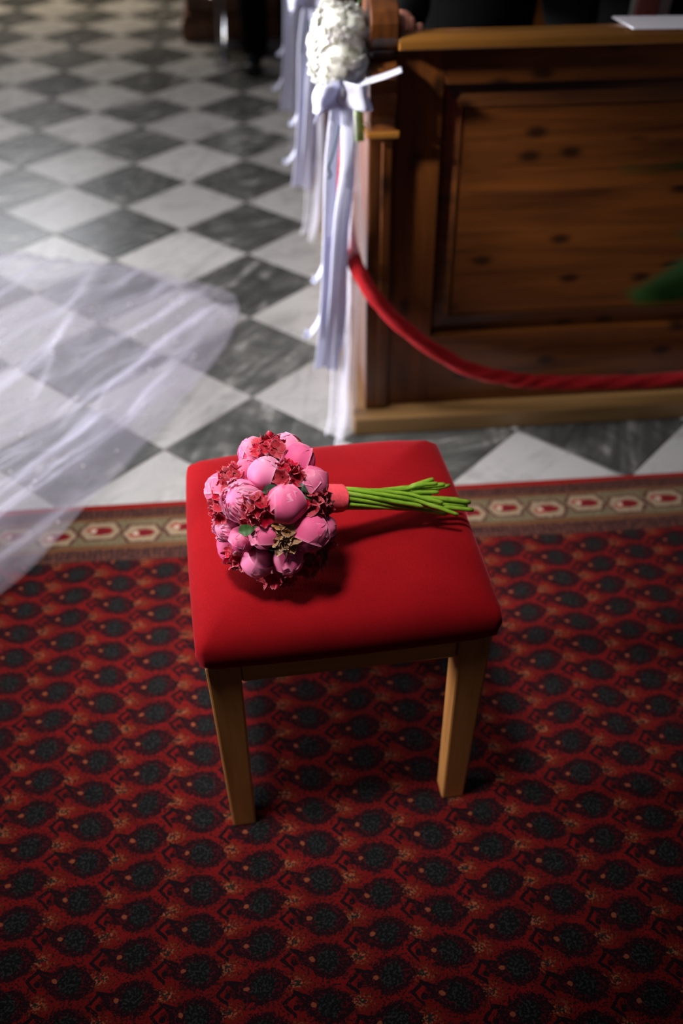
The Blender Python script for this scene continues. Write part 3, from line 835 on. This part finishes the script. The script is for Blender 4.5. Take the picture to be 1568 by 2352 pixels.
# ---------------------------------------------------------------- pew decorations
def strip(name, pts, wv, width, mat, parent, ruff=.004, fold=3, n=60, solid=.0006, w_end=None, seed=0):
    path = catmull(pts, n//(len(pts)-1)); wv = Vector(wv).normalized()
    L = len(path)-1
    def fn(u, v):
        i = v*L; a = path[int(i)]; b = path[min(L, int(i)+1)]; p = a.lerp(b, i-int(i))
        t = (path[min(L, int(i)+1)]-path[max(0, int(i)-1)]).normalized(); nn = t.cross(wv).normalized()
        w_ = width+((w_end or width)-width)*v
        return p+wv*(u-.5)*w_+nn*(ruff*math.sin(u*fold*2*PI+seed+v*2)*(.4+v))
    return grid_mesh(name, fn, 10 if fold < 5 else fold*5, n, mat, parent, solid)
def decoration(y, label):
    P = empty('pew_decoration', (.216, y, 0)); tag(P, label, 'decoration', 'white flower and ribbon decorations on the pew ends')
    rn = random.Random(3)
    # blossom: a ruffled white head built of four part-blooms
    for j, (dx, dy, dz, r) in enumerate(((0, .0, .865, .058), (-.020, -.01, .838, .044), (.022, .0, .900, .040), (.030, -.005, .835, .040), (-.012, 0, .905, .040))):
        o = bpy.data.objects.new('blossom', CWh); COL.objects.link(o); o.parent = P
        q = Vector((-.25+dx*8, -.9, .35+(dz-.865)*8)).to_track_quat('Z', 'Y').to_matrix().to_4x4()
        o.matrix_local = Matrix.Translation((dx*.8, dy, dz)) @ q @ Matrix.Diagonal((r*.80, r*.86, r*.80, 1))
        for ring, (n, tl, sc) in enumerate(((4, -30, .78), (5, -16, .95), (6, 0, 1.08), (6, 18, 1.2))):
            for k in range(n):
                petal(o, PWw[rn.randrange(4)], 2*PI*k/n+ring*.6+rn.uniform(-.2, .2), math.radians(tl+rn.uniform(-9, 9)), (sc*rn.uniform(.92, 1.06),)*3)
    for k, (a, b, c) in enumerate(((.035, .02, .90), (.040, .02, .80), (.028, .01, .76))):
        l = bpy.data.objects.new('leaf', LG); COL.objects.link(l); l.parent = P
        l.matrix_local = Matrix.Translation((a, b, c)) @ Matrix.Rotation(-1.2-.3*k, 4, 'Y') @ Matrix.Diagonal((.06, .05, .06, 1))
    for k in range(3):
        bm = bmesh.new(); tube(bm, [(.030+.006*k, .01, .83), (.034+.005*k, .012, .76), (.036+.006*k, .01, .68)], .0035, 8); bmo('stem', bm, M_stem, P, True)
    # bow
    for s in (-1, 1):
        pts = [(0, -.034, .790), (s*.018, -.056, .789), (s*.042, -.064, .786), (s*.054, -.046, .783), (s*.040, -.028, .785), (s*.016, -.028, .789), (0, -.032, .792)]
        strip('bow_loop', pts, (-.16*s, 0, .97), .050, M_satin, P, .003, 1, 42)
    strip('bow_tail', [(0, -.04, .785), (-.030, -.052, .775), (-.050, -.050, .752)], (.35, 0, .9), .034, M_satin, P, .002, 1, 30)
    bm = bmesh.new(); bmesh.ops.create_uvsphere(bm, u_segments=14, v_segments=10, radius=.014); bmesh.ops.scale(bm, vec=(.8, .8, 1.3), verts=bm.verts); bmesh.ops.translate(bm, vec=(0, -.042, .79), verts=bm.verts)
    bmo('bow_knot', bm, M_satin, P, True)
    strip('ribbon', [(-.006, -.035, .78), (-.020, -.035, .66), (-.026, -.03, .50), (-.032, -.028, .36), (-.042, -.03, .24), (-.050, -.03, .175)], (1, .15, 0), .026, M_satin, P, .002, .7, 60, w_end=.034)
    strip('ribbon', [(.010, -.035, .78), (.012, -.045, .66), (-.004, -.045, .54), (-.014, -.035, .38), (-.022, -.03, .26), (-.024, -.03, .17)], (1, -.1, 0), .026, M_satin, P, .002, .6, 60)
    strip('ribbon', [(.0, -.03, .78), (.018, -.03, .64), (.004, -.025, .48), (.0, -.02, .30), (-.02, -.02, .16)], (1, .4, 0), .020, M_satin, P, .003, 1, 50)
    strip('ribbon', [(-.03, -.02, .50), (-.040, -.02, .36), (-.050, -.02, .30), (-.074, -.02, .262), (-.084, -.02, .268)], (.3, 1, .3), .026, M_satin, P, .003, 1, 40)
    strip('ribbon', [(-.02, .0, .58), (-.030, .0, .46), (-.042, .0, .41), (-.056, .0, .385), (-.062, .0, .39)], (.3, 1, .3), .022, M_satin, P, .003, 1, 40)
    strip('ribbon_end', [(.02, -.03, .80), (.05, -.045, .812), (.085, -.05, .822), (.115, -.05, .832)], (0, 1, .25), .020, M_satin, P, .001, 1, 30)
    bm = bmesh.new(); tube(bm, catmull([(-.006,-.058,.735), (-.014,-.06,.70), (-.022,-.062,.672), (-.028,-.062,.655), (-.024,-.062,.640), (-.029,-.062,.632)], 6), .0022, 6)
    bmo('thread', bm, M_thread, P, True)
    # gathered tulle falling to the floor beside the pew end
    strip('tulle', [(.034, .06, .79), (.034, .10, .60), (.030, .13, .40), (.022, .10, .20), (.016, .07, .07), (.0, .05, .012)], (.12, 1, 0), .16, M_tulle, P, .006, 9, 80, 0, w_end=.36)
    strip('tulle', [(.02, .0, .77), (.020, .0, .58), (.014, -.01, .38), (.004, -.02, .20), (-.002, -.03, .06), (-.012, -.05, .012)], (1, .5, 0), .050, M_tulle, P, .007, 5, 80, 0, w_end=.080)
    return P
decoration(.285, 'white flower head with bow and long ribbons on the foremost pew end')
d2 = decoration(1.06, 'white ribbons and bloom on the second pew end, behind the foremost one')
d2.location.x = .205; d2.location.z = .17; d2.scale.z = .79
d3 = decoration(1.86, 'white ribbons on the third pew end, farthest of the ribbon bunches'); d3.location.x = .20; d3.location.z = .12; d3.scale.z = .85

# ---------------------------------------------------------------- veil
RB = catmull([(-.95,1.30,0),(-.75,1.235,0),(-.52,1.205,0),(-.34,1.165,0),(-.19,1.09,0),(-.07,.985,0),(-.030,.87,0),(-.045,.75,0),(-.11,.55,0),(-.20,.335,0),(-.285,.155,0),(-.365,-.015,0),(-.45,-.195,0),(-.53,-.34,0),(-.66,-.56,0),(-.80,-.78,0)], 12)
LB = catmull([(-1.05,1.4,0),(-1.2,1.1,0),(-1.3,.6,0),(-1.35,.1,0),(-1.35,-.4,0),(-1.2,-.95,0)], 20)
def along(P, t):
    i = t*(len(P)-1); a = int(i); b = min(len(P)-1, a+1); return P[a].lerp(P[b], i-a)
def seg_d(p, a, b):
    ab = b-a; t = max(0, min(1, (p-a).dot(ab)/ab.dot(ab))); return (p-a-ab*t).length, t
RIDGE = [((-.45,1.15),(-.50,.62),.022,.035),((-.12,.93),(-.50,.45),.020,.030),((-.10,.80),(-.62,.02),.020,.030),((-.50,.62),(-.80,.05),.026,.030),
         ((-.30,1.10),(-.72,.60),.014,.03),((-.20,.42),(-.62,-.25),.030,.028),((-.35,.28),(-.75,-.30),.024,.028),((-.62,1.1),(-.82,.6),.02,.03),((-.47,.85),(-.53,.30),.016,.02),((-.05,.86),(-.28,.33),.016,.022)]
def vz(x, y, s, k=0):
    p = Vector((x, y)); z = 0
    for a, b, h, w_ in RIDGE:
        d, t = seg_d(p, Vector(a), Vector(b)); z += h*math.exp(-(d/w_)**2)*(.4+.6*math.sin(PI*min(1, max(0, t*.8+.15))))
    warp = noise.noise(Vector((x*3, y*3, 1+k)))*.5
    # folds running from the tip towards the lower left
    q = (x*.80-y*.60)+warp*.10
    z += .006*(1+math.sin(q*62+3*warp))*.8+.0028*(1+math.sin(q*150+7*warp+k))
    z += .010*(1+noise.noise(Vector((x*7, y*7, 4+k))))
    lift = max(0, (-.1-y))*.16+max(0, -.45-x)*.10
    edge = min(1, s*9)
    return .012+z*(.25+.75*edge)+lift*(.4+.6*edge)
def veil_fn(k, s0=0.0, s1=1.0, dz=0):
    def fn(u, v):
        a = along(RB, v); b = along(LB, v); s = s0+(s1-s0)*u**1.4
        p = a.lerp(b, s)
        wob = .012*math.sin(v*40+k)*(1-s) if k == 0 else .010*math.sin(v*23+k)
        p.x += wob*.5; p.y += wob*.3
        return Vector((p.x, p.y, vz(p.x, p.y, s, k)+dz))
    return fn
veil = empty('bridal_train', (-.6, .4, 0)); tag(veil, 'sheer white tulle bridal train with tiny pearls spread over tiles and rug', 'veil')
def vgrid(name, fn, nu, nv, mat):
    o = grid_mesh(name, fn, nu, nv, mat, veil)
    o.location = -veil.location
    return o
vgrid('tulle_layer', veil_fn(0), 130, 260, M_veil)
vgrid('tulle_underlayer', veil_fn(3, .05, .85, -.004), 90, 200, M_veil2)
# a folded-back hem along the lower edge
def hem(u, v):
    t = .40+.56*v; a = along(RB, t); b = along(LB, t); s = u*(.10+.10*math.sin(PI*v)); p = a.lerp(b, s)
    return Vector((p.x, p.y, vz(p.x, p.y, s, 1)+.006+.008*math.sin(PI*u)))
vgrid('hem_fold', hem, 24, 160, M_veil2)
pbm = bmesh.new(); bmesh.ops.create_icosphere(pbm, subdivisions=2, radius=.0034); PM = bpy.data.meshes.new('pearl'); pbm.to_mesh(PM); pbm.free(); PM.materials.append(M_pearl)
for p in PM.polygons: p.use_smooth = True
rv = random.Random(11)
for k in range(90):
    t = rv.uniform(.35, .93); s = rv.uniform(.01, .5)
    a = along(RB, t); b = along(LB, t); p = a.lerp(b, s)
    o = bpy.data.objects.new('pearl', PM); COL.objects.link(o); o.parent = veil
    o.location = Vector((p.x, p.y, vz(p.x, p.y, s, 0)+.003))-veil.location

# ---------------------------------------------------------------- order-of-service paper on the pew
pp = empty('service_booklet', (.86, .30, .8915)); tag(pp, 'thin white paper booklet lying on the pew top, right edge', 'paper')
bm = bmesh.new()
for k, z in enumerate((0, .0016)):
    vs = [bm.verts.new(q) for q in ((-.102+k*.002, .034, z), (-.088, -.058+k*.001, z), (.12, -.072, z), (.13, .020, z))]
    bm.faces.new(vs)
o = bmo('page', bm, M_paper, pp); s_ = o.modifiers.new('s', 'SOLIDIFY'); s_.thickness = .0008

# ---------------------------------------------------------------- people
def skin(name, V, Ed, mat, parent, root=0, sub=2):
    """V: list of (x,y,z,rx,ry)"""
    me = bpy.data.meshes.new(name); me.from_pydata([v[:3] for v in V], Ed, [])
    o = link(name, me, mat, parent, False)
    sk = o.modifiers.new('skin', 'SKIN'); sk.use_smooth_shade = True
    for i, v in enumerate(V):
        d = me.skin_vertices[0].data[i]; d.radius = (v[3], v[4] if len(v) > 4 else v[3]); d.use_root = (i == root)
    sb = o.modifiers.new('sub', 'SUBSURF'); sb.levels = sub; sb.render_levels = sub
    return o
def hand(V, Ed, wi, wrist, dirv, side_, curl, s=1.0, tside=1):
    """adds a palm and five fingers to the skeleton, starting from wrist vertex index wi"""
    d = Vector(dirv).normalized(); sd = Vector(side_).normalized(); nrm = d.cross(sd).normalized()*-1
    w0 = Vector(wrist)
    palm = len(V); p = w0+d*.045*s; V.append((*p, .018*s, .030*s)); Ed.append((wi, palm))
    for f, (off, L) in enumerate(((-.026, .066), (-.009, .076), (.009, .071), (.026, .055))):
        prev = palm; q = w0+d*.085*s+sd*off*s; V.append((*q, .0095*s)); Ed.append((prev, len(V)-1)); prev = len(V)-1
        a = 0
        for seg in range(3):
            a += curl; dd = (d*math.cos(a)-nrm*math.sin(a)); q = q+dd*L*s/3*(1.25 if seg == 0 else .9)
            V.append((*q, (.0088-.0008*seg)*s)); Ed.append((prev, len(V)-1)); prev = len(V)-1
    q = w0+d*.025*s+sd*.030*s*-tside; V.append((*q, .011*s)); Ed.append((wi, len(V)-1)); prev = len(V)-1
    for seg in range(2):
        q = q+(d*.75-sd*.55*tside).normalized()*.028*s; V.append((*q, .009*s)); Ed.append((prev, len(V)-1)); prev = len(V)-1
def person(loc, label, J, hands, tie=False):
    """J: joints in world coordinates"""
    P = empty('person', loc); tag(P, label, 'person')
    L = Vector(loc)
    g = lambda k: Vector(J[k])-L
    V = []; Ed = []
    def add(p, r, ry=None, link_=None):
        V.append((*p, r, ry or r))
        if link_ is not None: Ed.append((link_, len(V)-1))
        return len(V)-1
    pel = add(g('pelvis'), .10, .08); bel = add(g('belly'), .10, .075, pel); ch = add(g('chest'), .105, .08, bel); nb = add(g('neckbase'), .06, .05, ch)
    nk = add(g('neck'), .052, .052, nb); hd0 = add(g('head')-Vector((0, 0, .055))+Vector(J.get('fwd', (0, -1, 0)))*.012, .060, .072, nk); hd1 = add(g('head')+Vector((0, .0, .045)), .078, .094, hd0); add(g('head')+Vector((0, 0, .11)), .055, .065, hd1)
    fwd = Vector(J.get('fwd', (0, -1, 0)))
    add(g('head')+fwd*.096+Vector((0, 0, -.008)), .011, .014, hd0)
    sdv = Vector((0,0,1)).cross(fwd)
    for s in (-1, 1): add(g('head')+sdv*s*.082+Vector((0, 0, .0)), .010, .018, hd0)
    for s in ('l', 'r'):
        sh = add(g('sh'+s)-Vector((0,0,.01)), .045, .045, ch); el = add(g('el'+s), .042, .042, sh); wr = add(g('wr'+s), .026, .030, el)
        d, sd, cu, ts = hands[s]; hand(V, Ed, wr, V[wr][:3], d, sd, cu, 1.0, ts)
        hp = add(g('hip'+s), .070, .070, pel); kn = add(g('kn'+s), .058, .058, hp); an = add(g('an'+s)-Vector((0,0,.02)), .026, .026, kn); add(g('toe'+s)-Vector((0,0,.0)), .016, .022, an)
    skin('body', V, Ed, M_skin, P)
    # suit jacket
    V = []; Ed = []
    pel = add(g('pelvis')+Vector((0, 0, -.05)), .175, .135); bel = add(g('belly'), .158, .122, pel); ch = add(g('chest'), .170, .128, bel); nb = add(g('neckbase')+Vector((0, 0, .015)), .095, .085, ch)
    for s in ('l', 'r'):
        sh = add(g('sh'+s), .070, .070, ch); el = add(g('el'+s), .058, .058, sh); w_ = g('wr'+s); add(w_+(g('el'+s)-w_)*.08, .040, .042, el)
    skin('jacket', V, Ed, M_suit, P)
    V = []; Ed = []
    pel = add(g('pelvis'), .145, .115)
    for s in ('l', 'r'):
        hp = add(g('hip'+s), .100, .100, pel); kn = add(g('kn'+s), .074, .074, hp); add(g('an'+s)-Vector((0, 0, .07)), .064, .068, kn)
    skin('trousers', V, Ed, M_suit, P)
    for s in ('l', 'r'):
        a = g('an'+s); t = g('toe'+s); d = (t-a); d.z = 0; d.normalize(); zf = J.get('zf', .05)-L.z
        V = [(*(Vector((a.x, a.y, zf+.040))-d*.03), .040, .036), (*(Vector((a.x, a.y, zf+.045))+d*.04), .044, .040), (*(Vector((a.x, a.y, zf+.036))+d*.12), .046, .030), (*(Vector((a.x, a.y, zf+.030))+d*.19), .036, .024)]
        skin('shoe', V, [(0,1),(1,2),(2,3)], M_shoe, P)
        bm = bmesh.new(); tube(bm, [Vector((a.x, a.y, zf+.004))-d*.06, Vector((a.x, a.y, zf+.004))+d*.08, Vector((a.x, a.y, zf+.004))+d*.20], lambda tt, th: .004+.030*abs(math.cos(th)) if False else .012, 8)
        bmo('shoe_sole', bm, M_shoe, P, True)
    # hair, eyes, mouth
    bm = bmesh.new(); bmesh.ops.create_uvsphere(bm, u_segments=32, v_segments=24, radius=1)
    kill = [v for v in bm.verts if v.co.z < .42+.10*math.sin(v.co.x*9) and v.co.dot(fwd) > -.05-.35*max(0, -v.co.z) or v.co.z < -.55]
    bmesh.ops.delete(bm, geom=kill, context='VERTS')
    for v in bm.verts: v.co = Vector((v.co.x*.083, v.co.y*.100, v.co.z*.100))*(1+.05*noise.noise(v.co*7))+g('head')+Vector((0, .002, .040))
    hr = bmo('hair', bm, M_hair, P, True); hs_ = hr.modifiers.new('s', 'SOLIDIFY'); hs_.thickness = .010; hs_.offset = 0
    for s in (-1, 1):
        bm = bmesh.new(); bmesh.ops.create_uvsphere(bm, u_segments=12, v_segments=8, radius=.010)
        bmesh.ops.translate(bm, vec=g('head')+fwd*.073+sdv*s*.030+Vector((0, 0, .022)), verts=bm.verts); bmo('eye', bm, M_shoe, P, True)
    bm = bmesh.new(); tube(bm, [g('head')+fwd*.070+sdv*.022+Vector((0, 0, -.052)), g('head')+fwd*.080+Vector((0, 0, -.050)), g('head')+fwd*.070-sdv*.022+Vector((0, 0, -.052))], .0045, 8)
    bmo('lips', bm, M_skin, P, True)
    if tie:
        # shirt front and tie lie over the jacket opening
        b = g('belly'); c = g('chest'); n_ = g('neckbase')
        def front(p, off): return p+Vector((0, -1, 0))*off
        def surf(off, wd, w2, sx=0):
            def fn(u, v):
                p = b+Vector((sx, 0, -.17)); q = n_+Vector((sx*.3, 0, .0)); m_ = p.lerp(q, v); x = (u-.5)*(wd+(w2-wd)*v)
                dep = off+.012*math.sin(PI*v)-x*x*2.0
                m_ = Vector((m_.x+x, m_.y-dep, m_.z)); return m_
            return fn
        grid_mesh('shirt_front', surf(.150, .085, .11, -.028), 10, 20, M_shirt, P, .002)
        grid_mesh('tie', surf(.160, .062, .045, -.046), 8, 20, M_tie, P, .004)
    return P
ZS = .455
def seated(cx, hand_l, label, tie):
    loc = (cx, .90, .046)
    J = dict(pelvis=(cx, .95, ZS+.12), belly=(cx, .93, .74), chest=(cx, .90, .96), neckbase=(cx, .89, 1.10), neck=(cx, .885, 1.15), head=(cx, .87, 1.255),
             shl=(cx-.185, .90, 1.04), shr=(cx+.185, .90, 1.04), hipl=(cx-.09, .90, ZS+.11), hipr=(cx+.09, .90, ZS+.11),
             knl=(cx-.11, .52, ZS+.10), knr=(cx+.11, .52, ZS+.10), anl=(cx-.11, .54, .13), anr=(cx+.11, .54, .13), toel=(cx-.12, .42, .085), toer=(cx+.12, .42, .085), zf=.046)
    if hand_l:
        J['ell'] = (cx-.20, .66, .85); J['wrl'] = (.350, .395, .866)
        hl = ((-.05, -1, -.12), (1, 0, 0), .75, 1)
    else:
        J['ell'] = (cx-.245, .70, .81); J['wrl'] = (cx-.10, .60, .66); hl = ((.3, -1, -.2), (1, .2, 0), .35, -1)
    J['elr'] = (cx+.205, .70, .80); J['wrr'] = (cx+.10, .60, .66); hr = ((-.3, -1, -.2), (1, -.2, 0), .35, 1)
    return person(loc, label, J, dict(l=hl, r=hr), tie)
seated(.60, True, 'seated person in black with a hand on the foremost pew rail', False)
seated(1.01, False, 'seated person in black suit, white shirt and patterned pink tie', True)
cx, cy = .070, 3.36
person((cx, cy, 0), 'standing person in black trousers and polished black shoes, far background', dict(
    pelvis=(cx+.08, cy+.03, .95), belly=(cx+.08, cy+.03, 1.12), chest=(cx+.08, cy+.03, 1.34), neckbase=(cx+.08, cy+.03, 1.48), neck=(cx+.08, cy+.02, 1.54), head=(cx+.08, cy+.01, 1.635),
    shl=(cx-.11, cy+.03, 1.42), shr=(cx+.27, cy+.03, 1.42), ell=(cx-.12, cy+.14, 1.13), elr=(cx+.31, cy+.05, 1.13), wrl=(cx-.10, cy+.13, .88), wrr=(cx+.30, cy-.01, .88),
    hipl=(cx, cy+.02, .90), hipr=(cx+.17, cy+.02, .90), knl=(cx, cy, .50), knr=(cx+.18, cy+.08, .50), anl=(cx, cy+.03, .09), anr=(cx+.19, cy+.14, .09), toel=(cx-.02, cy-.10, .04), toer=(cx+.20, cy+.0, .04), zf=0),
    dict(l=((0, -.1, -1), (0, 1, 0), .25, 1), r=((0, -.1, -1), (0, 1, 0), .25, 1)))

# ---------------------------------------------------------------- potted palm leaning in at the right
pl = empty('potted_plant', (1.02, -1.02, RUGZ)); tag(pl, 'leafy green potted plant, only blurred leaf tips at the right edge', 'plant')
bm = bmesh.new(); prof = [(.0, .10), (.12, .125), (.24, .15), (.25, .165), (.285, .165), (.285, .145), (.24, .14)]
rings = [[bm.verts.new((r*math.cos(2*PI*k/32), r*math.sin(2*PI*k/32), z)) for k in range(32)] for z, r in prof]
for i in range(len(rings)-1):
    for k in range(32): bm.faces.new((rings[i][k], rings[i][(k+1)%32], rings[i+1][(k+1)%32], rings[i+1][k]))
bm.faces.new(rings[0][::-1]); bmo('pot', bm, M_terra, pl, True)
bm = bmesh.new(); tube(bm, [(0,0,.20), (0,0,.262)], .141, 32); bmo('soil', bm, M_soil, pl)
bml = bmesh.new()
def frond(tip, mid, wd, droop=.0):
    pts = catmull([Vector((0, 0, .25)), Vector(mid)*.6+Vector((0,0,.15)), Vector(mid), Vector(tip)], 10)
    bm = bmesh.new(); tube(bm, pts[:17], .004, 6); st_ = bmo('stalk', bm, M_plant, pl, True)
    P2 = pts[15:]
    def fn(u, v):
        p = along(P2, v); s = u*2-1; t = (P2[-1]-P2[0]).normalized(); sd = t.cross(Vector((0,0,1))).normalized()
        w_ = wd*math.sin(PI*(.08+.90*v))**.7
        return p+sd*s*w_+Vector((0, 0, -abs(s)*w_*.35+.004*math.sin(v*18)))
    return grid_mesh('leaf', fn, 8, 24, M_plant, pl, .0006)
for tip, mid, wd in (((-.756,-.158,1.158),(-.45,-.12,1.14),.012), ((-.755,-.206,1.099),(-.50,-.17,1.155),.045), ((-.715,-.170,1.120),(-.45,-.10,1.16),.030),
                     ((.3,.25,1.2),(.12,.1,1.15),.045), ((.3,-.3,1.1),(.1,-.12,1.1),.045), ((.05,.38,1.2),(.0,.14,1.15),.04), ((.42,-.02,1.0),(.16,0,1.1),.045), ((-.05,-.42,1.0),(-.03,-.15,1.1),.04)):
    frond(tip, mid, wd)
print('tiles', cnt)
